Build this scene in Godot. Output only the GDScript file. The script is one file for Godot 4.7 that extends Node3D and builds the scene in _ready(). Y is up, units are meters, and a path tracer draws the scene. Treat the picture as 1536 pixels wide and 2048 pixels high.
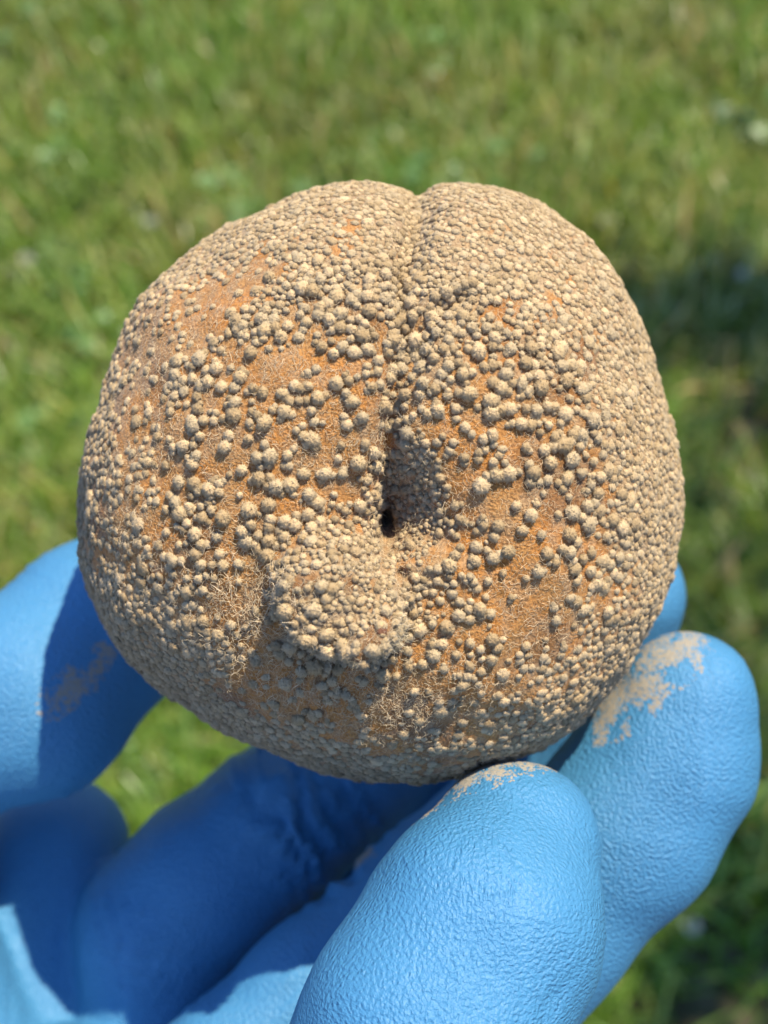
extends Node3D
# A mouldy peach held in a blue gloved hand above a sunlit lawn.
# Photograph: 1536 x 2048 px. Camera space: x right, y up, z towards the viewer.

const FOV := 40.0
const PITCH := 52.0
const EYE_HEIGHT := 1.02
const FP := 2813.4          # focal length in photo pixels
const PEACH_D := 0.17       # metres from lens to the peach's middle
const CX := 760.0
const CY := 965.0

var cam: Camera3D
var cam_basis: Basis
var rng := RandomNumberGenerator.new()
var n_big := FastNoiseLite.new()
var n_mid := FastNoiseLite.new()
var n_fine := FastNoiseLite.new()
var n_cell := FastNoiseLite.new()

# ------------------------------------------------------------------ helpers
func cam_point(px: float, py: float, depth: float) -> Vector3:
	return Vector3((px - 768.0) * depth / FP, -(py - 1024.0) * depth / FP, -depth)

func to_world(p: Vector3) -> Vector3:
	return cam.position + cam_basis * p

func pixel_of(p: Vector3) -> Vector2:   # camera space to photo pixel
	return Vector2(768.0 + FP * p.x / -p.z, 1024.0 - FP * p.y / -p.z)

func ground_at(px: float, py: float) -> Vector3:
	var d := (cam_basis * Vector3((px - 768.0) / FP, -(py - 1024.0) / FP, -1.0))
	return cam.position + d * (-cam.position.y / d.y)

func tag(o: Node, label: String, category: String, group := "") -> void:
	o.set_meta("label", label)
	o.set_meta("category", category)
	if group != "":
		o.set_meta("group", group)

func srgb(r: float, g: float, b: float) -> Color:     # linear base colour to albedo_color
	return Color(r, g, b).linear_to_srgb()

func array_mesh(v: PackedVector3Array, n: PackedVector3Array, c: PackedColorArray, idx: PackedInt32Array) -> ArrayMesh:
	var a := []
	a.resize(Mesh.ARRAY_MAX)
	a[Mesh.ARRAY_VERTEX] = v
	a[Mesh.ARRAY_NORMAL] = n
	if c.size() > 0:
		a[Mesh.ARRAY_COLOR] = c
	a[Mesh.ARRAY_INDEX] = idx
	var m := ArrayMesh.new()
	m.add_surface_from_arrays(Mesh.PRIMITIVE_TRIANGLES, a)
	return m

func smooth_normals(v: PackedVector3Array, idx: PackedInt32Array) -> PackedVector3Array:
	var n := PackedVector3Array()
	n.resize(v.size())
	for k in range(0, idx.size(), 3):
		var a := idx[k]
		var b := idx[k + 1]
		var c := idx[k + 2]
		var f := (v[c] - v[a]).cross(v[b] - v[a])
		n[a] += f
		n[b] += f
		n[c] += f
	for k in n.size():
		n[k] = n[k].normalized() if n[k].length_squared() > 1e-30 else Vector3.UP
	return n

func instance(called: String, mesh: Mesh, mat: Material, parent: Node) -> MeshInstance3D:
	var o := MeshInstance3D.new()
	o.name = called
	o.mesh = mesh
	o.material_override = mat
	parent.add_child(o, true)
	return o

func multi(called: String, mesh: Mesh, mat: Material, xf: Array, cols: PackedColorArray, parent: Node) -> MultiMeshInstance3D:
	var mm := MultiMesh.new()
	mm.transform_format = MultiMesh.TRANSFORM_3D
	mm.use_colors = true
	mm.mesh = mesh
	mm.instance_count = xf.size()
	for k in xf.size():
		mm.set_instance_transform(k, xf[k])
		mm.set_instance_color(k, cols[k])
	var o := MultiMeshInstance3D.new()
	o.name = called
	o.multimesh = mm
	o.material_override = mat
	parent.add_child(o, true)
	return o

func matte(rough: float, vertex := true) -> StandardMaterial3D:
	var m := StandardMaterial3D.new()
	m.roughness = rough
	m.metallic_specular = 0.3
	m.vertex_color_use_as_albedo = vertex
	return m

func frame_on(normal: Vector3, turn: float) -> Basis:   # y along the normal
	var t := normal.cross(Vector3(0.31, 0.77, 0.55))
	if t.length() < 0.05:
		t = normal.cross(Vector3.RIGHT)
	t = t.normalized().rotated(normal, turn)
	return Basis(t, normal, t.cross(normal))

# ------------------------------------------------------------------ start
func _ready() -> void:
	rng.seed = 4711
	n_big.seed = 3
	n_big.frequency = 1.0
	n_big.fractal_octaves = 2
	n_mid.seed = 17
	n_mid.frequency = 1.0
	n_mid.fractal_octaves = 3
	n_fine.seed = 29
	n_fine.frequency = 1.0
	n_fine.fractal_octaves = 2
	n_cell.seed = 41
	n_cell.noise_type = FastNoiseLite.TYPE_CELLULAR
	n_cell.cellular_return_type = FastNoiseLite.RETURN_CELL_VALUE
	n_cell.frequency = 1.0
	n_cell.fractal_type = FastNoiseLite.FRACTAL_NONE
	setup_camera_and_light()
	build_lawn()
	build_tree()
	build_peach()
	build_hand()

func setup_camera_and_light() -> void:
	cam = Camera3D.new()
	cam.name = "camera"
	add_child(cam)
	cam.position = Vector3(0, EYE_HEIGHT, 0)
	cam.rotation_degrees = Vector3(-PITCH, 0, 0)
	cam_basis = cam.basis
	var at := CameraAttributesPhysical.new()
	at.frustum_focal_length = 12.0 / tan(deg_to_rad(FOV / 2.0))
	at.frustum_focus_distance = 0.1415
	at.frustum_near = 0.01
	at.frustum_far = 400.0
	at.exposure_aperture = 15.5
	cam.attributes = at
	cam.current = true

	var e := Environment.new()
	e.background_mode = Environment.BG_SKY
	var sm := ProceduralSkyMaterial.new()
	sm.sky_top_color = Color(0.36, 0.50, 0.74)
	sm.sky_horizon_color = Color(0.80, 0.84, 0.88)
	sm.sky_curve = 0.12
	sm.ground_bottom_color = Color(0.16, 0.2, 0.1)
	sm.ground_horizon_color = Color(0.4, 0.45, 0.36)
	sm.sun_angle_max = 8.0
	var sky := Sky.new()
	sky.sky_material = sm
	e.sky = sky
	e.background_energy_multiplier = 1.3
	e.tonemap_mode = Environment.TONE_MAPPER_LINEAR
	e.tonemap_exposure = 1.5
	e.sdfgi_enabled = true
	e.ssao_enabled = true
	e.ssil_enabled = true
	var we := WorldEnvironment.new()
	we.name = "world_environment"
	we.environment = e
	add_child(we)

	var sun := DirectionalLight3D.new()
	sun.name = "sun"
	sun.light_energy = 1.6
	sun.light_color = Color(1.0, 0.95, 0.86)
	sun.light_angular_distance = 0.55
	sun.shadow_enabled = true
	add_child(sun)
	var towards := cam_basis * Vector3(0.28, 0.68, 0.68).normalized()
	sun.look_at_from_position(Vector3.ZERO, -towards, Vector3(0, 0, 1))

# ------------------------------------------------------------------ lawn
func bare_at(x: float, z: float) -> float:      # 0 full grass, 1 bare soil
	var b := 0.0
	for s in bare_spots:
		var d := Vector2((x - s[0].x) / s[1], (z - s[0].z) / s[2]).length()
		b = maxf(b, 1.0 - smoothstep(0.55, 1.1, d + n_mid.get_noise_2d(x * 9.0, z * 9.0) * 0.5))
	return b

var bare_spots := []

func blade(v: PackedVector3Array, c: PackedColorArray, idx: PackedInt32Array, root: Vector3, h: float, w: float, az: float, lean: float, curl: float, col: Color) -> void:
	var out := Vector3(cos(az), 0, sin(az))
	var side := Vector3(-sin(az), 0, cos(az)).rotated(Vector3.UP, rng.randf_range(-0.6, 0.6))
	var p := root
	var ang := lean
	var first := v.size()
	for k in 4:
		var ww: float = w * [1.0, 0.95, 0.7, 0.08][k] * 0.5
		v.push_back(p - side * ww)
		v.push_back(p + side * ww)
		c.push_back(col)
		c.push_back(col)
		p += (Vector3.UP * cos(ang) + out * sin(ang)) * h / 3.0
		ang += curl
	for k in 3:
		var a := first + k * 2
		idx.append_array([a, a + 1, a + 2, a + 1, a + 3, a + 2])

func build_lawn() -> void:
	# ground: one sheet to the horizon
	var st := SurfaceTool.new()
	st.begin(Mesh.PRIMITIVE_TRIANGLES)
	var far := 150.0
	for q in [Vector3(-far, 0, -far), Vector3(far, 0, -far), Vector3(far, 0, far), Vector3(-far, 0, -far), Vector3(far, 0, far), Vector3(-far, 0, far)]:
		st.set_normal(Vector3.UP)
		st.add_vertex(q)
	var gm := StandardMaterial3D.new()
	gm.roughness = 1.0
	gm.metallic_specular = 0.1
	var nt := NoiseTexture2D.new()
	nt.width = 1024
	nt.height = 1024
	nt.seamless = true
	var fn := FastNoiseLite.new()
	fn.seed = 5
	fn.frequency = 0.02
	fn.fractal_octaves = 5
	nt.noise = fn
	var ramp := Gradient.new()
	ramp.offsets = PackedFloat32Array([0.2, 0.5, 0.8])
	ramp.colors = PackedColorArray([srgb(0.045, 0.04, 0.022), srgb(0.09, 0.085, 0.04), srgb(0.17, 0.13, 0.085)])
	nt.color_ramp = ramp
	gm.albedo_texture = nt
	gm.uv1_triplanar = true
	gm.uv1_world_triplanar = true
	gm.uv1_scale = Vector3(1.3, 1.3, 1.3)
	var g := instance("ground", st.commit(), gm, self)
	g.set_meta("kind", "structure")

	for s in [[1500, 880, 0.07, 0.09], [1560, 1950, 0.08, 0.16], [1250, 2030, 0.04, 0.03], [1430, 400, 0.04, 0.03], [60, 1000, 0.04, 0.03]]:
		bare_spots.push_back([ground_at(s[0], s[1]), s[2], s[3]])

	# one patch of mown grass, 16 cm wide
	var v := PackedVector3Array()
	var c := PackedColorArray()
	var idx := PackedInt32Array()
	for k in 240:
		var a := rng.randf() * TAU
		var r := sqrt(rng.randf()) * 0.085
		var t := rng.randf()
		var col := Color(0.085, 0.15, 0.022).lerp(Color(0.21, 0.30, 0.075), t)
		if rng.randf() < 0.13:
			col = Color(0.42, 0.37, 0.2)
		elif rng.randf() < 0.12:
			col = Color(0.34, 0.43, 0.24)
		blade(v, c, idx, Vector3(cos(a) * r, -0.002, sin(a) * r), rng.randf_range(0.03, 0.085), rng.randf_range(0.0022, 0.005), rng.randf() * TAU, rng.randf_range(0.05, 0.75), rng.randf_range(0.1, 0.5), col)
	var n := smooth_normals(v, idx)
	var gmat := matte(0.33)
	gmat.metallic_specular = 0.5
	gmat.cull_mode = BaseMaterial3D.CULL_DISABLED
	gmat.backlight_enabled = true
	gmat.backlight = Color(0.8, 0.8, 0.45)
	var patch := array_mesh(v, n, c, idx)
	var xf := []
	var cols := PackedColorArray()
	var step := 0.075
	var z := -3.6
	while z < 0.3:
		var x := -1.9
		while x < 2.1:
			var px := x + rng.randf_range(-0.03, 0.03)
			var pz := z + rng.randf_range(-0.03, 0.03)
			x += step
			var b := bare_at(px, pz)
			if rng.randf() < b * 0.93:
				continue
			var s := rng.randf_range(0.75, 1.2) * (1.0 - 0.35 * b)
			xf.push_back(Transform3D(Basis(Vector3.UP, rng.randf() * TAU).scaled(Vector3(s, s * rng.randf_range(0.7, 1.2), s)), Vector3(px, 0, pz)))
			var tint: Color = [Color(0.86, 1.04, 0.5), Color(1.0, 1.08, 0.55), Color(1.3, 1.08, 0.8)][(2 if rng.randf() < 0.4 else rng.randi() % 2)]      # fresh, lighter or dried tussock
			tint = tint * rng.randf_range(0.8, 1.25)
			cols.push_back(Color(tint.r, tint.g, tint.b))
		z += step
	var grass := multi("lawn_grass", patch, gmat, xf, cols, self)
	grass.set_meta("kind", "stuff")
	tag(grass, "mown green lawn grass with dry straw blades behind the peach", "grass")

	# clover between the blades
	v = PackedVector3Array()
	c = PackedColorArray()
	idx = PackedInt32Array()
	for k in 9:
		var a := rng.randf() * TAU
		var r := sqrt(rng.randf()) * 0.05
		var mid := Vector3(cos(a) * r, rng.randf_range(0.015, 0.04), sin(a) * r)
		var tip := Vector3(rng.randf_range(-0.4, 0.4), 1, rng.randf_range(-0.4, 0.4)).normalized()
		var f := frame_on(tip, rng.randf() * TAU)
		var size := rng.randf_range(0.006, 0.0105)
		var col := Color(0.10, 0.22, 0.06).lerp(Color(0.2, 0.33, 0.13), rng.randf())
		for leaf in 3:
			var f2 := f.rotated(f.y, leaf * TAU / 3.0)
			var first := v.size()
			v.push_back(mid)
			c.push_back(col)
			for q in 7:
				var an := lerpf(-0.85, 0.85, q / 6.0)
				var rr := size * (1.0 - 0.12 * absf(an)) * (0.94 if q == 3 else 1.0)
				v.push_back(mid + f2.x * cos(an) * rr + f2.z * sin(an) * rr + f2.y * size * 0.2 * absf(sin(an)))
				c.push_back(col)
			for q in 6:
				idx.append_array([first, first + q + 2, first + q + 1])
		# its stalk
		var s0 := v.size()
		for q in [Vector3(mid.x * 0.8, 0, mid.z * 0.8), Vector3(mid.x * 0.8 + 0.0012, 0, mid.z * 0.8), mid]:
			v.push_back(q)
			c.push_back(Color(0.13, 0.22, 0.06))
		idx.append_array([s0, s0 + 1, s0 + 2])
	xf = []
	cols = PackedColorArray()
	for k in 900:
		var px := rng.randf_range(-1.8, 2.0)
		var pz := rng.randf_range(-3.4, 0.2)
		if n_mid.get_noise_2d(px * 3.0 - 20.0, pz * 3.0) < -0.05 or bare_at(px, pz) > 0.5:
			continue
		xf.push_back(Transform3D(Basis(Vector3.UP, rng.randf() * TAU).scaled(Vector3.ONE * rng.randf_range(0.8, 1.3)), Vector3(px, 0, pz)))
		var t := rng.randf_range(0.8, 1.2)
		cols.push_back(Color(t, t, t))
	var cmat := gmat.duplicate()
	cmat.roughness = 0.35
	var clover := multi("clover_leaves", array_mesh(v, smooth_normals(v, idx), c, idx), cmat, xf, cols, self)
	clover.set_meta("kind", "stuff")
	tag(clover, "low three-lobed clover leaves growing through the lawn grass", "clover")

	# white clover heads
	v = PackedVector3Array()
	c = PackedColorArray()
	idx = PackedInt32Array()
	for k in 46:
		var y := 1.0 - 1.6 * (k + 0.5) / 46.0
		var a := k * 2.399963
		var d := Vector3(cos(a) * sqrt(1 - y * y), y, sin(a) * sqrt(1 - y * y))
		var f := frame_on(d, rng.randf() * TAU)
		var r0 := d * 0.0016 + Vector3(0, 0.045, 0)
		var r1 := d * rng.randf_range(0.005, 0.0064) + Vector3(0, 0.045, 0)
		var first := v.size()
		v.append_array([r0, r1 - f.x * 0.0013, r1 + f.x * 0.0013, r1 + d * 0.0012])
		for q in 4:
			c.push_back(Color(0.62, 0.62, 0.5) if q > 0 else Color(0.55, 0.5, 0.4))
		idx.append_array([first, first + 2, first + 1, first + 1, first + 2, first + 3])
	var head := array_mesh(v, smooth_normals(v, idx), c, idx)
	var hm := matte(0.8)
	hm.cull_mode = BaseMaterial3D.CULL_DISABLED
	hm.backlight_enabled = true
	hm.backlight = Color(0.4, 0.4, 0.4)
	var stalk := CylinderMesh.new()
	stalk.top_radius = 0.0009
	stalk.bottom_radius = 0.0012
	stalk.height = 0.045
	stalk.radial_segments = 6
	stalk.rings = 1
	var stm := matte(0.6, false)
	stm.albedo_color = srgb(0.12, 0.2, 0.05)
	var proto: Node3D = null
	for s in [[72, 575], [1208, 498], [1421, 577], [1466, 605], [303, 520], [1345, 1915]]:
		var o: Node3D
		if proto == null:
			o = Node3D.new()
			proto = o
			var fl := instance("flower_head", head, hm, o)
			fl.name = "flower_head"
			var sk := instance("stalk", stalk, stm, o)
			sk.position.y = 0.0225
		else:
			o = proto.duplicate()
		o.name = "clover_flower"
		add_child(o, true)
		o.position = ground_at(s[0], s[1])
		o.rotation = Vector3(rng.randf_range(-0.2, 0.2), rng.randf() * TAU, rng.randf_range(-0.2, 0.2))
		tag(o, "small white clover flower head standing in the lawn", "flower", "white clover flowers in the lawn")

# ------------------------------------------------------------------ the tree that shades the right of the lawn
func tube(st: SurfaceTool, pts: Array, radii: Array, sides := 8) -> void:
	for k in pts.size() - 1:
		var d: Vector3 = (pts[k + 1] - pts[k]).normalized()
		var f := frame_on(d, 0.0)
		for s in sides:
			var a0 := TAU * s / sides
			var a1 := TAU * (s + 1) / sides
			var q0: Vector3 = f.x * cos(a0) + f.z * sin(a0)
			var q1: Vector3 = f.x * cos(a1) + f.z * sin(a1)
			var p := [pts[k] + q0 * radii[k], pts[k] + q1 * radii[k], pts[k + 1] + q1 * radii[k + 1], pts[k + 1] + q0 * radii[k + 1]]
			var nn := [q0, q1, q1, q0]
			for i in [0, 1, 2, 0, 2, 3]:
				st.set_normal(nn[i])
				st.add_vertex(p[i])

func build_tree() -> void:
	var sun_dir := (cam_basis * Vector3(0.28, 0.68, 0.68)).normalized()
	var base := Vector3(2.9, 0, -0.9)
	var root := Node3D.new()
	root.name = "garden_tree"
	add_child(root, true)
	root.position = base
	tag(root, "leafy garden tree beside the lawn shading the grass right of the peach", "tree")
	var bark := matte(0.9, false)
	bark.albedo_color = srgb(0.13, 0.10, 0.075)
	var st := SurfaceTool.new()
	st.begin(Mesh.PRIMITIVE_TRIANGLES)
	tube(st, [Vector3.ZERO, Vector3(-0.05, 1.2, 0.03), Vector3(0.02, 2.4, 0.0), Vector3(0.1, 3.4, 0.05)], [0.13, 0.1, 0.085, 0.05], 10)
	# shade wanted on the ground: spots in the photograph, spread on their ground radius
	var leaves := []
	var spots := [[1300, 690, 0.05, 40], [1400, 685, 0.055, 70], [1520, 675, 0.06, 80], [1330, 640, 0.05, 10], [1500, 780, 0.13, 8], [1420, 860, 0.1, 8], [1500, 1080, 0.12, 18], [1450, 1280, 0.1, 20], [1500, 1600, 0.10, 30], [1400, 1800, 0.10, 22], [1550, 1900, 0.12, 60], [1250, 2000, 0.1, 12], [1720, 800, 0.25, 100], [1780, 1300, 0.25, 120], [1720, 1800, 0.25, 140]]
	for s in spots:
		var gp := ground_at(s[0], s[1])
		var h := rng.randf_range(2.3, 2.7)
		var mid: Vector3 = gp + sun_dir * (h / sun_dir.y) - base
		tube(st, [Vector3(0.0, 1.9 + rng.randf() * 0.5, 0.0), mid * 0.5 + Vector3(0, 1.3, 0), mid + Vector3(0, 0.02, 0)], [0.035, 0.018, 0.006], 6)
		for k in int(s[3]):
			var off: Vector3 = Vector3(rng.randfn() * 0.5, rng.randfn() * 0.35, rng.randfn() * (0.5 if s[1] > 600 else 0.32)) * s[2]
			leaves.push_back(mid + off)
	instance("trunk", st.commit(), bark, root)
	var v := PackedVector3Array()
	var c := PackedColorArray()
	var idx := PackedInt32Array()
	for p in leaves:
		var f := frame_on(Vector3(rng.randfn() * 0.5, 1, rng.randfn() * 0.5).normalized(), rng.randf() * TAU)
		var l := rng.randf_range(0.035, 0.06)
		var col := Color(0.05, 0.10, 0.02).lerp(Color(0.09, 0.15, 0.03), rng.randf())
		var first := v.size()
		v.append_array([p, p + f.x * l * 0.4 + f.z * l * 0.3, p + f.x * l * 0.4 - f.z * l * 0.3, p + f.x * l - f.y * l * 0.15])
		for q in 4:
			c.push_back(col)
		idx.append_array([first, first + 1, first + 2, first + 1, first + 3, first + 2])
	var lm := matte(0.5)
	lm.cull_mode = BaseMaterial3D.CULL_DISABLED
	lm.backlight_enabled = true
	lm.backlight = Color(0.4, 0.45, 0.2)
	var crown := instance("crown", array_mesh(v, smooth_normals(v, idx), c, idx), lm, root)
	crown.set_meta("kind", "stuff")

# ------------------------------------------------------------------ the peach
const OUTLINE := [830, 396, 760, 382, 690, 379, 620, 390, 560, 412, 500, 440, 440, 474, 380, 520, 330, 564, 290, 610, 258, 668, 229, 742, 204, 822, 183, 892, 170, 962, 165, 1040, 168, 1108, 184, 1176, 209, 1246, 248, 1310, 298, 1360, 352, 1400, 412, 1435, 472, 1470, 532, 1500, 602, 1525, 682, 1545, 760, 1562, 830, 1566, 900, 1552, 978, 1530, 1058, 1505, 1116, 1480, 1175, 1431, 1225, 1376, 1275, 1297, 1305, 1237, 1330, 1168, 1345, 1099, 1352, 1020, 1352, 950, 1340, 870, 1320, 791, 1300, 722, 1275, 653, 1245, 583, 1210, 524, 1166, 474, 1107, 430, 1058, 400, 998, 380, 940, 371, 880, 377]
const NT := 400
const NP := 240
var radius_at := PackedFloat32Array()
var grid_p := PackedVector3Array()
var grid_n := PackedVector3Array()
var grid_px := PackedVector2Array()
var grid_plain := PackedVector2Array()
var grid_area := PackedFloat32Array()

func outline_radius() -> void:
	var pts := []
	for k in range(0, OUTLINE.size(), 2):
		var d := Vector2(OUTLINE[k] - CX, -(OUTLINE[k + 1] - CY))
		pts.push_back([fposmod(d.angle(), TAU), d.length()])
	pts.sort_custom(func(a, b): return a[0] < b[0])
	radius_at.resize(NT)
	for i in NT:
		var a := TAU * i / NT
		var lo: Array = pts[pts.size() - 1]
		var hi: Array = pts[0]
		for k in pts.size():
			if pts[k][0] >= a:
				hi = pts[k]
				lo = pts[k - 1] if k > 0 else pts[pts.size() - 1]
				break
		var a0: float = lo[0]
		var a1: float = hi[0]
		if a1 < a0:
			if a < a1:
				a0 -= TAU
			else:
				a1 += TAU
		var rpx := lerpf(lo[1], hi[1], (a - a0) / maxf(a1 - a0, 1e-5))
		radius_at[i] = PEACH_D * sin(atan(rpx / FP))
	var sm := radius_at.duplicate()
	for i in NT:
		sm[i] = (radius_at[(i + NT - 2) % NT] + radius_at[(i + NT - 1) % NT] + 2.0 * radius_at[i] + radius_at[(i + 1) % NT] + radius_at[(i + 2) % NT]) / 6.0
	radius_at = sm

func bell(q: Vector2, c: Vector2, s: Vector2, turn := 0.0) -> float:
	var d := (q - c).rotated(-turn)
	return exp(-(d.x * d.x / (s.x * s.x) + d.y * d.y / (s.y * s.y)))

func peach_centre() -> Vector3:
	return cam_point(CX, CY, PEACH_D)

func groove_x(y: float) -> float:
	if y < 700.0:
		return lerpf(832.0, 800.0, clampf((y - 380.0) / 320.0, 0.0, 1.0)) + 10.0 * sin(y * 0.02)
	return lerpf(800.0, 772.0, clampf((y - 700.0) / 170.0, 0.0, 1.0))

func relief(q: Vector2, p: Vector3) -> float:      # metres along the outward normal, q = photo pixel of the plain body
	var h := 0.0
	# broad bowl round the stem
	h -= 0.0048 * bell(q, Vector2(800, 1050), Vector2(180, 190))
	# suture from the top notch to the stem cavity, steep on its left
	var dx := q.x - groove_x(q.y)
	var along := smoothstep(350.0, 430.0, q.y) * (1.0 - smoothstep(1085.0, 1150.0, q.y))
	var deep := lerpf(0.0021, 0.0048, smoothstep(760.0, 1060.0, q.y))
	var prof := exp(-pow(dx / 24.0, 2.0)) if dx < 0.0 else exp(-pow(dx / lerpf(40.0, 105.0, smoothstep(850.0, 1040.0, q.y)), 2.0))
	h -= along * deep * prof
	# the hole and a smaller one
	h -= 0.013 * bell(q, Vector2(778, 1084), Vector2(28, 50))
	h -= 0.0030 * bell(q, Vector2(805, 1166), Vector2(22, 12))
	h -= 0.0030 * bell(q, Vector2(905, 602), Vector2(36, 16), -0.5)
	h -= 0.0018 * bell(q, Vector2(850, 690), Vector2(14, 46), 0.2)
	h -= 0.0010 * bell(q, Vector2(790, 850), Vector2(20, 50))
	# stem stump mound
	var m := bell(q, Vector2(688, 1190), Vector2(118, 92), 0.35)
	h += 0.0060 * smoothstep(lerpf(0.07, 0.3, clampf((q.y - 1170.0) / 90.0, 0.0, 1.0)), 0.64, m)
	h += 0.0026 * smoothstep(0.1, 0.8, bell(q, Vector2(757, 1248), Vector2(54, 50), 0.5))
	h += 0.0016 * bell(q, Vector2(870, 1140), Vector2(70, 40))
	# shrivelled folds below the stump
	var w := bell(q, Vector2(640, 1385), Vector2(120, 75))
	h += 0.00030 * w * sin((q.x + 0.28 * q.y) * TAU / 30.0 + 2.0 * n_big.get_noise_2d(q.x * 0.01, q.y * 0.01))
	# gentle dents
	h += 0.0007 * n_big.get_noise_3d(p.x * 75.0, p.y * 75.0, p.z * 75.0)
	h += 0.00022 * n_mid.get_noise_3d(p.x * 260.0, p.y * 260.0, p.z * 260.0)
	return h

func build_peach_grid() -> void:
	outline_radius()
	var total := NT * (NP + 1)
	grid_p.resize(total)
	grid_px.resize(total)
	grid_plain.resize(total)
	var c0 := peach_centre()
	var e := 2.0 / 2.25
	for j in NP + 1:
		var phi := PI * j / NP
		var sp := pow(maxf(sin(phi), 0.0), e)
		var cp := pow(absf(cos(phi)), e) * signf(cos(phi))
		for i in NT:
			var t := TAU * i / NT
			var blend := smoothstep(0.1, 0.95, sp)
			var r := lerpf(0.0355, radius_at[i], blend)
			var p := Vector3(cos(t) * r * sp, sin(t) * r * sp, 0.0325 * cp)
			var q := pixel_of(p + c0)
			grid_plain[i + j * NT] = q
			var nrm := Vector3(p.x / (r * r), p.y / (r * r), p.z / (0.0325 * 0.0325)).normalized()
			var front := smoothstep(-0.15, 0.2, nrm.z)
			if cp > -0.2:
				p += nrm * relief(q, p) * front
			grid_p[i + j * NT] = p
	for k in total:
		grid_px[k] = pixel_of(grid_p[k] + c0)
	# running total of the cells' areas, for even sampling
	var sum := 0.0
	for j in int(NP * 0.64):
		for i in NT:
			var a := i + j * NT
			var b := (i + 1) % NT + j * NT
			sum += (grid_p[b] - grid_p[a]).cross(grid_p[a + NT] - grid_p[a]).length() * 1e6
			grid_area.push_back(sum)

func random_cell() -> int:
	return mini(grid_area.bsearch(rng.randf() * grid_area[grid_area.size() - 1]), grid_area.size() - 1)

func point_in(at: int) -> Vector3:
	var i := at % NT
	var row := at - i
	var b := (i + 1) % NT + row
	var u := rng.randf()
	return grid_p[at].lerp(grid_p[b], u).lerp(grid_p[at + NT].lerp(grid_p[b + NT], u), rng.randf())

# how much of the surface the spore tufts cover, read off the photograph: [x, y, half width, half height, turn, cover]
const PATCHES := [
	[450, 600, 125, 55, -0.75, 0.16], [560, 745, 105, 62, -0.3, 0.15], [640, 730, 40, 45, 0.0, 0.35], [610, 860, 150, 110, 0.2, 0.55], [735, 830, 45, 60, 0.0, 0.5],
	[300, 790, 60, 110, 0.35, 0.35], [250, 900, 45, 90, 0.2, 0.45], [235, 1060, 60, 75, 0.0, 0.4], [360, 1000, 60, 50, 0.0, 0.6], [420, 760, 50, 40, 0.0, 0.5],
	[500, 1180, 95, 110, 0.2, 0.24], [455, 1060, 70, 60, 0.0, 0.4], [560, 1375, 125, 75, 0.25, 0.22], [780, 1400, 100, 70, -0.3, 0.14], [660, 1430, 90, 40, 0.3, 0.25],
	[1060, 1215, 85, 82, 0.0, 0.1], [1085, 1065, 90, 62, 0.2, 0.3], [960, 960, 75, 100, 0.1, 0.5], [900, 860, 60, 60, 0.0, 0.55], [960, 1270, 60, 40, 0.3, 0.4],
	[1010, 640, 50, 32, 0.0, 0.4], [1170, 715, 28, 50, 0.3, 0.45], [1100, 600, 36, 24, -0.6, 0.45], [1150, 950, 40, 70, 0.0, 0.5], [880, 1535, 40, 18, -0.2, 0.15], [1180, 1000, 30, 50, 0.1, 0.5],
	[700, 470, 50, 24, -0.3, 0.66], [530, 530, 40, 30, -0.6, 0.4], [780, 1480, 60, 25, 0.0, 0.4], [270, 640, 30, 60, 0.6, 0.8], [760, 1240, 34, 30, 0.6, 0.2], [620, 830, 240, 210, 0.1, 0.39], [985, 930, 220, 250, 0, 0.42], [1060, 1150, 170, 220, 0.1, 0.38], [390, 980, 220, 210, 0, 0.42], [840, 1390, 260, 125, -0.1, 0.4], [330, 720, 115, 180, 0.5, 0.44], [690, 1180, 35, 25, 0, 0.6]]

func cover(q: Vector2, p: Vector3) -> float:
	var v := 0.93
	var wob := Vector2(n_mid.get_noise_3d(p.x * 190.0, p.y * 190.0, p.z * 190.0), n_mid.get_noise_3d(p.x * 190.0 + 50.0, p.y * 190.0, p.z * 190.0)) * 60.0
	for s in PATCHES:
		var d := (q + wob - Vector2(s[0], s[1])).rotated(-float(s[4]))
		var l := Vector2(d.x / s[2], d.y / s[3]).length()
		if l < 1.45:
			v = minf(v, lerpf(s[5], 0.93, smoothstep(0.45, 1.45, l)))
	v = maxf(v, 0.93 * smoothstep(0.12, 0.7, bell(q + wob, Vector2(835, 975), Vector2(78, 150))))
	v = maxf(v, 0.85 * smoothstep(0.12, 0.7, bell(q + wob, Vector2(690, 1100), Vector2(95, 95))))
	return v

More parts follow.
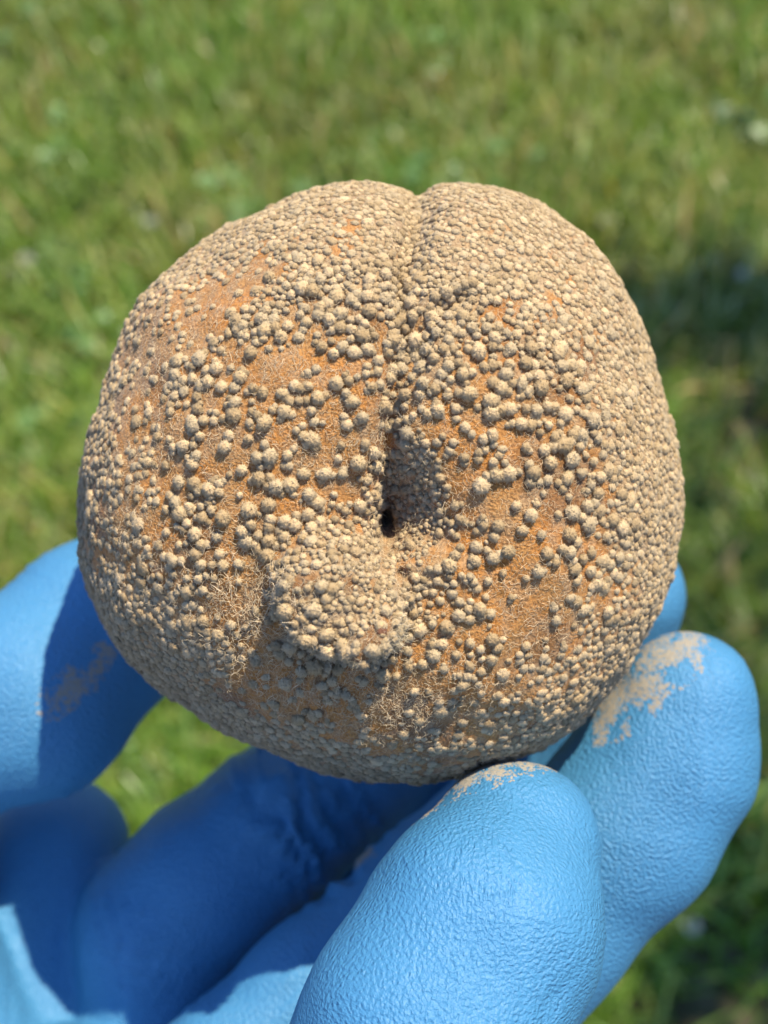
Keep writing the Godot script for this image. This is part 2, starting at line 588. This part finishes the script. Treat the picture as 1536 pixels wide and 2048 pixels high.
func tuft_mesh(seed_: int, spikes: int) -> ArrayMesh:
	var sph := SphereMesh.new()
	sph.radius = 1.0
	sph.height = 2.0
	sph.radial_segments = 40
	sph.rings = 22
	var a := sph.get_mesh_arrays()
	var v: PackedVector3Array = a[Mesh.ARRAY_VERTEX]
	var idx: PackedInt32Array = a[Mesh.ARRAY_INDEX]
	var n := FastNoiseLite.new()
	n.seed = seed_
	n.frequency = 1.0
	n.fractal_octaves = 2
	var r2 := RandomNumberGenerator.new()
	r2.seed = seed_
	var c := PackedColorArray()
	for k in v.size():
		var d := v[k]
		v[k] = d * (0.82 + 0.32 * n.get_noise_3dv(d * 1.3) + 0.22 * n.get_noise_3dv(d * 6.5))
		var t := 1.0 + 0.7 * n.get_noise_3dv(d * 6.5) + 0.3 * n.get_noise_3dv(d * 2.0 + Vector3(7, 7, 7))
		c.push_back(Color(t, t, t))
	var nn := smooth_normals(v, idx)
	for k in spikes:
		var d := Vector3(r2.randfn(), r2.randfn() + 0.4, r2.randfn()).normalized()
		var r := 0.82 + 0.32 * n.get_noise_3dv(d * 1.3) + 0.22 * n.get_noise_3dv(d * 6.5)
		var f := frame_on((d + Vector3(r2.randfn(), r2.randfn(), r2.randfn()) * 0.55).normalized(), r2.randf() * TAU)
		var l := r2.randf_range(0.15, 0.5)
		var t := r2.randf_range(0.9, 1.25)
		var foot := d * r * 0.97
		var first := v.size()
		for q in 3:
			var an := TAU * q / 3.0
			var side := f.x * cos(an) + f.z * sin(an)
			v.push_back(foot + side * 0.065)
			nn.push_back((d + side * 0.5).normalized())
			c.push_back(Color(t, t, t))
		v.push_back(foot + f.y * l)
		nn.push_back(d)
		c.push_back(Color(t, t, t))
		idx.append_array([first, first + 1, first + 3, first + 1, first + 2, first + 3, first + 2, first, first + 3])
	return array_mesh(v, nn, c, idx)

func hair_mesh() -> ArrayMesh:       # one curled thread, 1 long, lying over x
	var v := PackedVector3Array()
	var idx := PackedInt32Array()
	var pts := [Vector3(0, -0.05, 0), Vector3(0.12, 0.1, 0.06), Vector3(0.3, 0.2, 0.1), Vector3(0.48, 0.2, 0.0), Vector3(0.6, 0.14, -0.14), Vector3(0.78, 0.2, -0.22), Vector3(0.9, 0.32, -0.12)]
	for k in pts.size():
		for s in 3:
			var an := TAU * s / 3.0
			v.push_back(pts[k] + Vector3(0, cos(an), sin(an)) * (0.015 if k < 6 else 0.006))
	for k in pts.size() - 1:
		for s in 3:
			var a := k * 3 + s
			var b := k * 3 + (s + 1) % 3
			idx.append_array([a, b, a + 3, b, b + 3, a + 3])
	var c := PackedColorArray()
	c.resize(v.size())
	c.fill(Color.WHITE)
	return array_mesh(v, smooth_normals(v, idx), c, idx)

func build_peach() -> void:
	build_peach_grid()
	var root := Node3D.new()
	root.name = "mouldy_peach"
	add_child(root, true)
	root.transform = Transform3D(cam_basis, to_world(peach_centre()))
	tag(root, "rotten peach covered in tan mould tufts held in the blue glove", "peach")

	# skin
	var idx := PackedInt32Array()
	for j in NP:
		for i in NT:
			var a := i + j * NT
			var b := (i + 1) % NT + j * NT
			idx.append_array([a, a + NT, b, b, a + NT, b + NT])
	grid_n = smooth_normals(grid_p, idx)
	if grid_n[40 * NT].z < 0.0:      # keep normals outward
		for k in grid_n.size():
			grid_n[k] = -grid_n[k]
		for k in range(0, idx.size(), 3):
			var t := idx[k + 1]
			idx[k + 1] = idx[k + 2]
			idx[k + 2] = t
	var cov := PackedFloat32Array()
	cov.resize(grid_p.size())
	var c := PackedColorArray()
	c.resize(grid_p.size())
	for k in grid_p.size():
		var p := grid_p[k]
		var q := grid_px[k]
		cov[k] = cover(q, p)
		var n1 := n_mid.get_noise_3d(p.x * 160.0, p.y * 160.0 + 9.0, p.z * 160.0)
		var n2 := n_fine.get_noise_3d(p.x * 420.0, p.y * 420.0, p.z * 420.0)
		var flesh := Color(0.52, 0.225, 0.05).lerp(Color(0.44, 0.235, 0.08), clampf(0.5 + n1, 0.0, 1.0))
		var brown := smoothstep(0.05, 0.5, n_big.get_noise_3d(p.x * 60.0 + 4.0, p.y * 60.0, p.z * 60.0))
		flesh = flesh.lerp(Color(0.20, 0.10, 0.04), brown * 0.75)
		var crust := Color(0.45, 0.33, 0.18)
		var t := smoothstep(0.55, 0.95, cov[k] + 0.16 * n2 + 0.1 * n1)
		var col := flesh.lerp(crust, t * 0.8)
		# pale mycelium film in the hairy places
		col = col.lerp(Color(0.42, 0.32, 0.2), clampf(0.08 + 0.7 * n2, 0.0, 0.45))
		c[k] = col
	var skin_mat := matte(0.75)
	var sn := NoiseTexture2D.new()
	sn.width = 1024
	sn.height = 1024
	sn.seamless = true
	var sf := FastNoiseLite.new()
	sf.seed = 77
	sf.frequency = 0.05
	sf.fractal_octaves = 4
	sn.noise = sf
	var sr := Gradient.new()
	sr.offsets = PackedFloat32Array([0.25, 0.55, 0.8])
	sr.colors = PackedColorArray([Color(0.74, 0.7, 0.66), Color(0.93, 0.93, 0.93), Color(1, 1, 1)])
	sn.color_ramp = sr
	skin_mat.albedo_texture = sn
	var sh := NoiseTexture2D.new()
	sh.width = 1024
	sh.height = 1024
	sh.seamless = true
	sh.noise = sf
	skin_mat.heightmap_enabled = true
	skin_mat.heightmap_texture = sh
	skin_mat.heightmap_scale = 0.02
	skin_mat.uv1_triplanar = true
	skin_mat.uv1_scale = Vector3(45, 45, 45)
	skin_mat.rim_enabled = true
	skin_mat.rim = 0.35
	skin_mat.rim_tint = 0.6
	instance("skin", array_mesh(grid_p, grid_n, c, idx), skin_mat, root)

	# tufts: throw darts, larger first
	var found := []              # [point, normal, radius, flat, pixel]
	var cells := {}
	var cs := 0.0016
	for phase in 3:
		var tries: int = [11000, 30000, 50000][phase]
		for k in tries:
			var at := random_cell()
			var p := point_in(at)
			var q := grid_px[at]
			var cv := cov[at]
			var rim := smoothstep(0.55, 0.92, Vector2((q.x - CX) / 600.0, (q.y - CY) / 600.0).length())
			# whole clumps are there or missing, so that bare skin shows between them
			var lot := 0.5 + 0.5 * n_cell.get_noise_3d(p.x * 800.0, p.y * 800.0, p.z * 800.0)
			var lot2 := 0.5 + 0.5 * n_cell.get_noise_3d(p.x * 1500.0 + 9.0, p.y * 1500.0, p.z * 1500.0)
			var powder := bell(q, Vector2(745, 1130), Vector2(150, 150)) + 0.8 * bell(q, Vector2(830, 960), Vector2(70, 130))
			if lot * 0.45 + lot2 * 0.55 > cv * 1.02 - 0.02 + (0.0 if cv < 0.85 else 0.1) and not (phase > 0 and rng.randf() < 0.012):
				continue
			var r := 0.0
			if phase == 0:
				r = rng.randf_range(0.00052, 0.00082)
				if rng.randf() > lerpf(0.8, 0.1, maxf(rim, powder)):
					continue
			elif phase == 1:
				r = rng.randf_range(0.00036, 0.00056)
				if rng.randf() > lerpf(0.9, 0.45, clampf(powder, 0.0, 1.0)):
					continue
			else:
				r = rng.randf_range(0.0002, 0.00038)
				if rng.randf() > lerpf(0.05, 1.0, smoothstep(0.55, 0.9, cv)):
					continue
			var top := smoothstep(700.0, 480.0, q.y)
			r *= lerpf(1.0, 0.85, maxf(top, rim * 0.5)) * lerpf(1.0, 0.72, clampf(powder, 0.0, 1.0))
			var hole := maxf(bell(grid_plain[at], Vector2(778, 1084), Vector2(28, 50)), bell(grid_plain[at], Vector2(805, 1166), Vector2(24, 13)))
			if hole > 0.3:
				continue
			# clumps: neighbours may sink into each other
			var gap := lerpf(1.0, 0.55, clampf(0.5 + n_mid.get_noise_3d(p.x * 320.0, p.y * 320.0, p.z * 320.0) * 1.2, 0.0, 1.0))
			var cell := Vector3i((p / cs).floor())
			var free := true
			for dz in range(-1, 2):
				for dy in range(-1, 2):
					for dxx in range(-1, 2):
						var key := cell + Vector3i(dxx, dy, dz)
						if cells.has(key):
							for o in cells[key]:
								var need: float = (found[o][2] + r) * gap
								if found[o][0].distance_squared_to(p) < need * need:
									free = false
									break
						if not free:
							break
					if not free:
						break
				if not free:
					break
			if not free:
				continue
			if not cells.has(cell):
				cells[cell] = []
			cells[cell].push_back(found.size())
			found.push_back([p, grid_n[at], r, rim, q])
			if phase < 2 and rng.randf() < 0.42:       # buds fused to the side of a tuft
				for bud in rng.randi_range(1, 2):
					var off := frame_on(grid_n[at], rng.randf() * TAU).x * r * rng.randf_range(0.75, 1.15)
					found.push_back([p + off - grid_n[at] * r * 0.15, (grid_n[at] + off / r * 0.35).normalized(), r * rng.randf_range(0.45, 0.8), rim, q])
	print("tufts ", found.size())
	var order := range(found.size())
	var size_of := func(k): return found[k][2] * maxf(found[k][1].z, 0.0)
	order.sort_custom(func(a, b): return size_of.call(a) > size_of.call(b))
	var meshes := []
	for k in 5:
		meshes.push_back(tuft_mesh(100 + k, 620))
	var tones := [Color(0.60, 0.455, 0.26), Color(0.67, 0.515, 0.305), Color(0.50, 0.37, 0.205), Color(0.57, 0.45, 0.275)]
	var mats := []
	for tone in tones:
		var m := matte(0.95)
		m.albedo_color = tone.linear_to_srgb()
		m.rim_enabled = true
		m.backlight_enabled = true
		m.backlight = Color(0.5, 0.5, 0.5)
		m.rim = 0.3
		m.rim_tint = 0.7
		mats.push_back(m)
	var xf := []
	var cols := PackedColorArray()
	for rank in order.size():
		var f: Array = found[order[rank]]
		var r: float = f[2]
		var flat := lerpf(rng.randf_range(0.8, 1.1), rng.randf_range(0.4, 0.62), f[3])
		var b := frame_on(f[1], rng.randf() * TAU)
		b = b * Basis.from_scale(Vector3(r * rng.randf_range(0.9, 1.15), r * flat, r * rng.randf_range(0.9, 1.15)))
		var t := Transform3D(b, f[0] + f[1] * r * (0.42 if f[3] < 0.5 else 0.12))
		if rank < 300:
			var o := instance("spore_tuft", meshes[rank % 5], mats[(rank / 5) % 4], root)
			o.transform = t
		else:
			xf.push_back(t)
			var tone: Color = tones[rng.randi() % 4]
			var s := rng.randf_range(0.86, 1.1)
			cols.push_back(Color(tone.r * s, tone.g * s, tone.b * s))
	var mm := matte(0.95)
	mm.rim_enabled = true
	mm.backlight_enabled = true
	mm.backlight = Color(0.5, 0.5, 0.5)
	mm.rim = 0.3
	mm.rim_tint = 0.7
	var rest := multi("small_spore_tufts", tuft_mesh(131, 560), mm, xf, cols, root)
	rest.set_meta("kind", "stuff")

	# mould threads
	xf = []
	cols = PackedColorArray()
	var hairy := [[505, 1190, 120, 130], [560, 740, 110, 60], [660, 1330, 190, 90], [240, 1010, 70, 160], [790, 1400, 110, 80], [640, 860, 170, 120], [780, 1180, 110, 130], [800, 900, 110, 160]]
	for k in 190000:
		var at := random_cell()
		var q := grid_px[at]
		var want := 0.16 + 0.35 * (1.0 - cov[at])
		for s in hairy:
			want += 0.3 * bell(q, Vector2(s[0], s[1]), Vector2(s[2], s[3]))
		var edge := smoothstep(0.75, 0.97, Vector2((q.x - CX) / 600.0, (q.y - CY) / 600.0).length())
		if rng.randf() > want * lerpf(1.0, 0.3, edge):
			continue
		var p := point_in(at)
		var l := rng.randf_range(0.0005, 0.0014) * lerpf(1.0, 0.55, edge) * (1.0 + 0.6 * bell(q, Vector2(510, 1190), Vector2(120, 140)))
		var b := frame_on((grid_n[at] + Vector3(rng.randfn(), rng.randfn(), rng.randfn()) * 0.35).normalized(), rng.randf() * TAU)
		b = b * Basis.from_scale(Vector3(l, l * rng.randf_range(0.4, 1.4), l * rng.randf_range(-1.6, 1.6)))
		xf.push_back(Transform3D(b, p))
		var s := rng.randf_range(0.75, 1.25)
		cols.push_back(Color(0.72 * s, 0.58 * s, 0.37 * s))
	for k in 260:          # bristles round the stem stub
		var at := random_cell()
		for again in 400:
			if grid_px[at].distance_to(Vector2(762, 1258)) < 42.0:
				break
			at = random_cell()
		if grid_px[at].distance_to(Vector2(762, 1258)) >= 42.0:
			continue
		var l := rng.randf_range(0.0008, 0.0016)
		var b := frame_on((grid_n[at] + Vector3(rng.randfn(), rng.randfn(), rng.randfn()) * 0.5).normalized(), rng.randf() * TAU)
		b = Basis(b.y * l, b.z * l, b.x * l)
		xf.push_back(Transform3D(b, point_in(at)))
		var s := rng.randf_range(0.85, 1.2)
		cols.push_back(Color(0.76 * s, 0.64 * s, 0.42 * s))
	print("threads ", xf.size())
	var hmat := matte(0.6)
	hmat.backlight_enabled = true
	hmat.backlight = Color(0.4, 0.4, 0.4)
	var threads := multi("mould_threads", hair_mesh(), hmat, xf, cols, root)
	threads.set_meta("kind", "stuff")

	# dead end of the stem on the mound
	var st := SurfaceTool.new()
	st.begin(Mesh.PRIMITIVE_TRIANGLES)
	var best := 0
	for k in grid_px.size() / 2:
		if grid_px[k].distance_squared_to(Vector2(764, 1272)) < grid_px[best].distance_squared_to(Vector2(764, 1272)):
			best = k
	var sp := grid_p[best]
	var dir := Vector3(0.06, -0.6, 0.8).normalized()
	tube(st, [sp - dir * 0.0012, sp + dir * 0.0001, sp + dir * 0.0003, sp + dir * 0.00032], [0.0006, 0.00056, 0.0004, 0.00005], 9)
	var sm := matte(0.9, false)
	sm.albedo_color = srgb(0.16, 0.075, 0.045)
	instance("stem_stub", st.commit(), sm, root)

# ------------------------------------------------------------------ the gloved hand
var cap_a := PackedVector3Array()
var cap_ba := PackedVector3Array()
var cap_inv := PackedFloat32Array()
var cap_r0 := PackedFloat32Array()
var cap_dr := PackedFloat32Array()
var cap_chain := PackedInt32Array()

func chain(id: int, joints: Array) -> void:       # joints [px, py, depth, radius in px at that depth]
	for k in joints.size() - 1:
		var a: Array = joints[k]
		var b: Array = joints[k + 1]
		var pa := cam_point(a[0], a[1], a[2])
		var pb := cam_point(b[0], b[1], b[2])
		var ra: float = a[3] * a[2] / FP
		var rb: float = b[3] * b[2] / FP
		cap_a.push_back(pa)
		cap_ba.push_back(pb - pa)
		cap_inv.push_back(1.0 / maxf((pb - pa).length_squared(), 1e-12))
		cap_r0.push_back(ra)
		cap_dr.push_back(rb - ra)
		cap_chain.push_back(id)

func field(p: Vector3, list: PackedInt32Array) -> float:
	var total := 1.0
	var cur := 1.0
	var last := -1
	for k in list:
		var pa := p - cap_a[k]
		var ba := cap_ba[k]
		var t := clampf(pa.dot(ba) * cap_inv[k], 0.0, 1.0)
		var d := (pa - ba * t).length() - (cap_r0[k] + cap_dr[k] * t)
		var id := cap_chain[k]
		if id == last:
			var h := maxf(0.003 - absf(cur - d), 0.0)
			cur = minf(cur, d) - h * h / 0.012
		else:
			if last >= 0:
				var kk := 0.006 if last == 0 else 0.0018
				var h := maxf(kk - absf(total - cur), 0.0)
				total = minf(total, cur) - h * h / (4.0 * kk)
			cur = d
			last = id
	if last >= 0:
		var h := maxf(0.0018 - absf(total - cur), 0.0)
		total = minf(total, cur) - h * h / 0.0072
	return total

func net_surface(h: float) -> Array:
	var lo := Vector3(1, 1, 1)
	var hi := -lo
	for k in cap_a.size():
		var r := maxf(cap_r0[k], cap_r0[k] + cap_dr[k]) + 0.004
		for p in [cap_a[k], cap_a[k] + cap_ba[k]]:
			lo = lo.min(p - Vector3(r, r, r))
			hi = hi.max(p + Vector3(r, r, r))
	var nb := 8
	var bs := h * nb
	var B := Vector3i(((hi - lo) / bs).ceil())
	var G := B * nb + Vector3i.ONE
	var sx := 1
	var sy := G.x
	var sz := G.x * G.y
	var val := PackedFloat32Array()
	val.resize(G.x * G.y * G.z)
	val.fill(9.0)
	var active := []
	var half := bs * 0.5 * 1.7321
	for bz in B.z:
		for by in B.y:
			for bx in B.x:
				var c := lo + Vector3(bx + 0.5, by + 0.5, bz + 0.5) * bs
				var dmin := 1.0
				var near := PackedInt32Array()
				for k in cap_a.size():
					var pa := c - cap_a[k]
					var ba := cap_ba[k]
					var t := clampf(pa.dot(ba) * cap_inv[k], 0.0, 1.0)
					var d := (pa - ba * t).length() - (cap_r0[k] + cap_dr[k] * t)
					dmin = minf(dmin, d)
					if d < half + 0.007:
						near.push_back(k)
				if dmin < half + 0.003 and dmin > -half - 0.001:
					active.push_back(Vector3i(bx, by, bz))
					for iz in nb + 1:
						for iy in nb + 1:
							var g0 := bx * nb + (by * nb + iy) * sy + (bz * nb + iz) * sz
							for ix in nb + 1:
								if val[g0 + ix] == 9.0:
									val[g0 + ix] = field(lo + Vector3(bx * nb + ix, by * nb + iy, bz * nb + iz) * h, near)
	var vid := PackedInt32Array()
	vid.resize(val.size())
	vid.fill(-1)
	var v := PackedVector3Array()
	var corners := [0, sx, sy, sx + sy, sz, sx + sz, sy + sz, sx + sy + sz]
	var cpos := [Vector3(0, 0, 0), Vector3(1, 0, 0), Vector3(0, 1, 0), Vector3(1, 1, 0), Vector3(0, 0, 1), Vector3(1, 0, 1), Vector3(0, 1, 1), Vector3(1, 1, 1)]
	var edges := [[0, 1], [2, 3], [4, 5], [6, 7], [0, 2], [1, 3], [4, 6], [5, 7], [0, 4], [1, 5], [2, 6], [3, 7]]
	var cells := PackedInt32Array()
	for b in active:
		for iz in nb:
			for iy in nb:
				for ix in nb:
					var x: int = b.x * nb + ix
					var y: int = b.y * nb + iy
					var z: int = b.z * nb + iz
					var g := x + y * sy + z * sz
					var v0 := val[g]
					if absf(v0) > h * 2.0:
						continue
					var inside := 0
					for k in 8:
						if val[g + corners[k]] < 0.0:
							inside += 1
					if inside == 0 or inside == 8:
						continue
					var s := Vector3.ZERO
					var n := 0
					for ed in edges:
						var a := val[g + corners[ed[0]]]
						var d := val[g + corners[ed[1]]]
						if (a < 0.0) != (d < 0.0):
							s += cpos[ed[0]].lerp(cpos[ed[1]], a / (a - d))
							n += 1
					vid[g] = v.size()
					v.push_back(lo + (Vector3(x, y, z) + s / n) * h)
					cells.push_back(g)
	var idx := PackedInt32Array()
	var dirs := [[sx, sy, sz], [sy, sz, sx], [sz, sx, sy]]
	for g in cells:
		for d in dirs:
			var a := val[g]
			var b := val[g + d[0]]
			if (a < 0.0) == (b < 0.0):
				continue
			var q0 := vid[g]
			var q1 := vid[g - d[1]]
			var q2 := vid[g - d[1] - d[2]]
			var q3 := vid[g - d[2]]
			if q1 < 0 or q2 < 0 or q3 < 0:
				continue
			if a < 0.0:
				idx.append_array([q0, q2, q1, q0, q3, q2])
			else:
				idx.append_array([q0, q1, q2, q0, q2, q3])
	return [v, idx]

func apart(p: Vector3) -> float:        # 0 in the crease between two fingers, 1 well away from it
	var best := 1.0
	var second := 1.0
	var owner := -1
	for k in cap_a.size():
		var pa := p - cap_a[k]
		var t := clampf(pa.dot(cap_ba[k]) * cap_inv[k], 0.0, 1.0)
		var d := (pa - cap_ba[k] * t).length() - (cap_r0[k] + cap_dr[k] * t)
		if cap_chain[k] == owner:
			best = minf(best, d)
		elif d < best:
			second = best
			best = d
			owner = cap_chain[k]
		else:
			second = minf(second, d)
	return smoothstep(0.0015, 0.006, second)

func build_hand() -> void:
	# 0 palm and wrist, 1 thumb, 2 .. 5 fingers
	chain(0, [[170, 2330, 0.20, 260], [480, 2450, 0.19, 270], [700, 2500, 0.18, 240]])
	chain(0, [[170, 2330, 0.20, 260], [250, 2750, 0.20, 340], [250, 3300, 0.20, 360]])
	chain(0, [[480, 2450, 0.19, 300], [420, 2900, 0.195, 340]])
	chain(1, [[520, 1105, 0.2135, 130], [330, 1175, 0.210, 155], [190, 1265, 0.204, 178], [60, 1395, 0.198, 200], [-110, 1440, 0.197, 190], [-290, 1720, 0.203, 190], [-120, 2150, 0.205, 220], [90, 2350, 0.205, 220]])
	chain(2, [[880, 1400, 0.2235, 120], [700, 1540, 0.217, 140], [560, 1650, 0.212, 158], [420, 1770, 0.211, 172], [328, 1860, 0.211, 168], [330, 2080, 0.210, 160], [300, 2350, 0.205, 170]])
	chain(3, [[1000, 1640, 0.198, 120], [860, 1790, 0.196, 140], [640, 1990, 0.191, 150], [470, 2160, 0.188, 160], [400, 2400, 0.19, 170]])
	chain(4, [[1030, 1694, 0.155, 172], [968, 1850, 0.149, 232], [860, 2060, 0.145, 252], [740, 2320, 0.150, 262], [640, 2500, 0.17, 250]])
	chain(5, [[1374, 1402, 0.1785, 138], [1338, 1510, 0.180, 172], [1248, 1650, 0.1805, 184], [1085, 1850, 0.181, 166], [900, 2120, 0.18, 160], [720, 2400, 0.178, 180]])
	chain(6, [[1243, 1190, 0.200, 126], [1170, 1400, 0.212, 130], [1000, 1650, 0.224, 170], [760, 1850, 0.224, 160], [520, 2150, 0.21, 160], [420, 2400, 0.2, 180]])
	chain(7, [[106, 1700, 0.224, 152], [80, 1980, 0.219, 176], [170, 2330, 0.213, 250]])
	var made := net_surface(0.0012)
	var v: PackedVector3Array = made[0]
	var idx: PackedInt32Array = made[1]
	print("glove ", v.size(), " verts ", idx.size() / 3, " tris")
	var n := smooth_normals(v, idx)
	# loose folds of the glove: [x, y, depth, turn of the fold line, reach px, period px, height mm]
	# loose folds of the glove: [x, y, depth, turn of the fold line, reach across, reach along, period px, height mm]
	var folds := [[590, 1650, 0.203, 1.05, 90, 190, 105, 2.6], [700, 1600, 0.208, 1.15, 60, 130, 90, 1.6], [255, 1890, 0.20, 1.0, 70, 170, 56, 0.9], [70, 1930, 0.20, 1.55, 80, 200, 60, 0.7], [600, 1975, 0.178, 2.0, 60, 90, 64, 0.7], [70, 1150, 0.195, 0.75, 60, 160, 60, 0.35], [1110, 1980, 0.136, 2.0, 50, 160, 90, 0.4], [160, 1640, 0.20, 0.6, 60, 120, 50, 0.6]]
	for k in v.size():
		var q := pixel_of(v[k])
		if q.x < -300 or q.x > 1700 or q.y > 2300:
			continue
		var d := 0.0
		var open := apart(v[k])
		for f in folds:
			var off := q - Vector2(f[0], f[1])
			if off.length_squared() > f[5] * f[5] * 6.0 or absf(-v[k].z - f[2]) > 0.013:
				continue
			var line := Vector2(cos(f[3]), sin(f[3]))
			var across := off.dot(Vector2(-line.y, line.x))
			var along := off.dot(line)
			across += along * along * 0.0007
			var wob := n_big.get_noise_2d(q.x * 0.006 + f[0], q.y * 0.0035) * 3.4
			var s := sin(across * TAU / f[6] + wob)
			d += open * f[7] * 0.001 * exp(-across * across / (f[4] * f[4]) - along * along / (f[5] * f[5])) * (0.5 - pow(absf(s), 0.8))
		d += 0.00025 * n_big.get_noise_3d(v[k].x * 90.0, v[k].y * 90.0, v[k].z * 90.0)
		v[k] += n[k] * d
	n = smooth_normals(v, idx)
	var root := Node3D.new()
	root.name = "gloved_hand"
	add_child(root, true)
	root.transform = Transform3D(cam_basis, cam.position)
	tag(root, "hand in a textured blue nitrile glove gripping the mouldy peach", "hand")
	# which way do the normals face
	var gm := StandardMaterial3D.new()
	gm.albedo_color = srgb(0.054, 0.222, 0.405)
	gm.roughness = 0.52
	gm.metallic_specular = 0.5
	var nt := NoiseTexture2D.new()
	nt.width = 1024
	nt.height = 1024
	nt.seamless = true
	var fn := FastNoiseLite.new()
	fn.seed = 8
	fn.noise_type = FastNoiseLite.TYPE_SIMPLEX_SMOOTH
	fn.frequency = 0.042
	fn.fractal_octaves = 3
	fn.fractal_gain = 0.45
	fn.domain_warp_enabled = true
	fn.domain_warp_amplitude = 18.0
	fn.domain_warp_frequency = 0.02
	nt.noise = fn
	gm.heightmap_enabled = true
	gm.heightmap_texture = nt
	gm.heightmap_scale = 0.034
	gm.uv1_triplanar = true
	gm.uv1_scale = Vector3(40, 40, 40)
	instance("glove", array_mesh(v, n, PackedColorArray(), idx), gm, root)

	# spore dust rubbed off on the glove
	var xf := []
	var cols := PackedColorArray()
	for k in range(0, idx.size(), 3):
		var a := v[idx[k]]
		var q := pixel_of(a)
		if q.y > 1800 or q.x < -20:
			continue
		if smear_at(q, -a.z, 25.0) <= 0.0:
			continue
		var b := v[idx[k + 1]]
		var c := v[idx[k + 2]]
		for m in 60:
			var u := rng.randf()
			var w := rng.randf() * (1.0 - u)
			var p := a + (b - a) * u + (c - a) * w
			var want := smear_at(pixel_of(p), -p.z, 0.0)
			if want <= 0.0:
				continue
			var grain := n_mid.get_noise_3d(p.x * 260.0, p.y * 260.0, p.z * 260.0) + 0.5 * n_fine.get_noise_3d(p.x * 1100.0, p.y * 1100.0, p.z * 1100.0)
			if grain * 1.1 + want * 0.9 - 0.36 < rng.randf() * 0.9 - 0.1:
				continue
			var s := rng.randf_range(0.00005, 0.00014)
			xf.push_back(Transform3D(frame_on(n[idx[k]], rng.randf() * TAU) * Basis.from_scale(Vector3(s, s * 0.45, s * rng.randf_range(0.7, 1.3))), p))
			var t := rng.randf_range(0.8, 1.15)
			cols.push_back(Color(0.34 * t, 0.305 * t, 0.24 * t))
	print("dust ", xf.size())
	var dust := multi("spore_dust", tuft_small(), matte(1.0), xf, cols, root)
	dust.set_meta("kind", "stuff")

var smears := [[[820, 1615], [885, 1578], [960, 1548], [1030, 1526], [1085, 1524], 36, 0.135, 0.17], [[1205, 1425], [1250, 1395], [1310, 1345], [1360, 1290], 70, 0.15, 0.19], [[1240, 1420], [1330, 1370], 45, 0.15, 0.19], [[100, 1405], [150, 1370], [205, 1320], 40, 0.17, 0.2], [[700, 1730], [740, 1705], 16, 0.15, 0.2]]

func smear_at(q: Vector2, depth: float, slack: float) -> float:      # 1 in the middle of a smear, 0 outside
	var want := 0.0
	for s in smears:
		if depth < s[s.size() - 2] or depth > s[s.size() - 1]:
			continue
		for m in s.size() - 4:
			var p0 := Vector2(s[m][0], s[m][1])
			var p1 := Vector2(s[m + 1][0], s[m + 1][1])
			var d := q.distance_to(Geometry2D.get_closest_point_to_segment(q, p0, p1)) - slack
			want = maxf(want, 1.0 - d / s[s.size() - 3])
	return want

func tuft_small() -> ArrayMesh:
	var v := PackedVector3Array([Vector3(0, 1, 0), Vector3(1, 0, 0.2), Vector3(0.2, 0, 1), Vector3(-0.9, 0.1, 0.3), Vector3(-0.3, 0, -1), Vector3(0.6, 0.1, -0.7)])
	var idx := PackedInt32Array([0, 2, 1, 0, 3, 2, 0, 4, 3, 0, 5, 4, 0, 1, 5])
	var c := PackedColorArray()
	c.resize(6)
	c.fill(Color.WHITE)
	return array_mesh(v, smooth_normals(v, idx), c, idx)
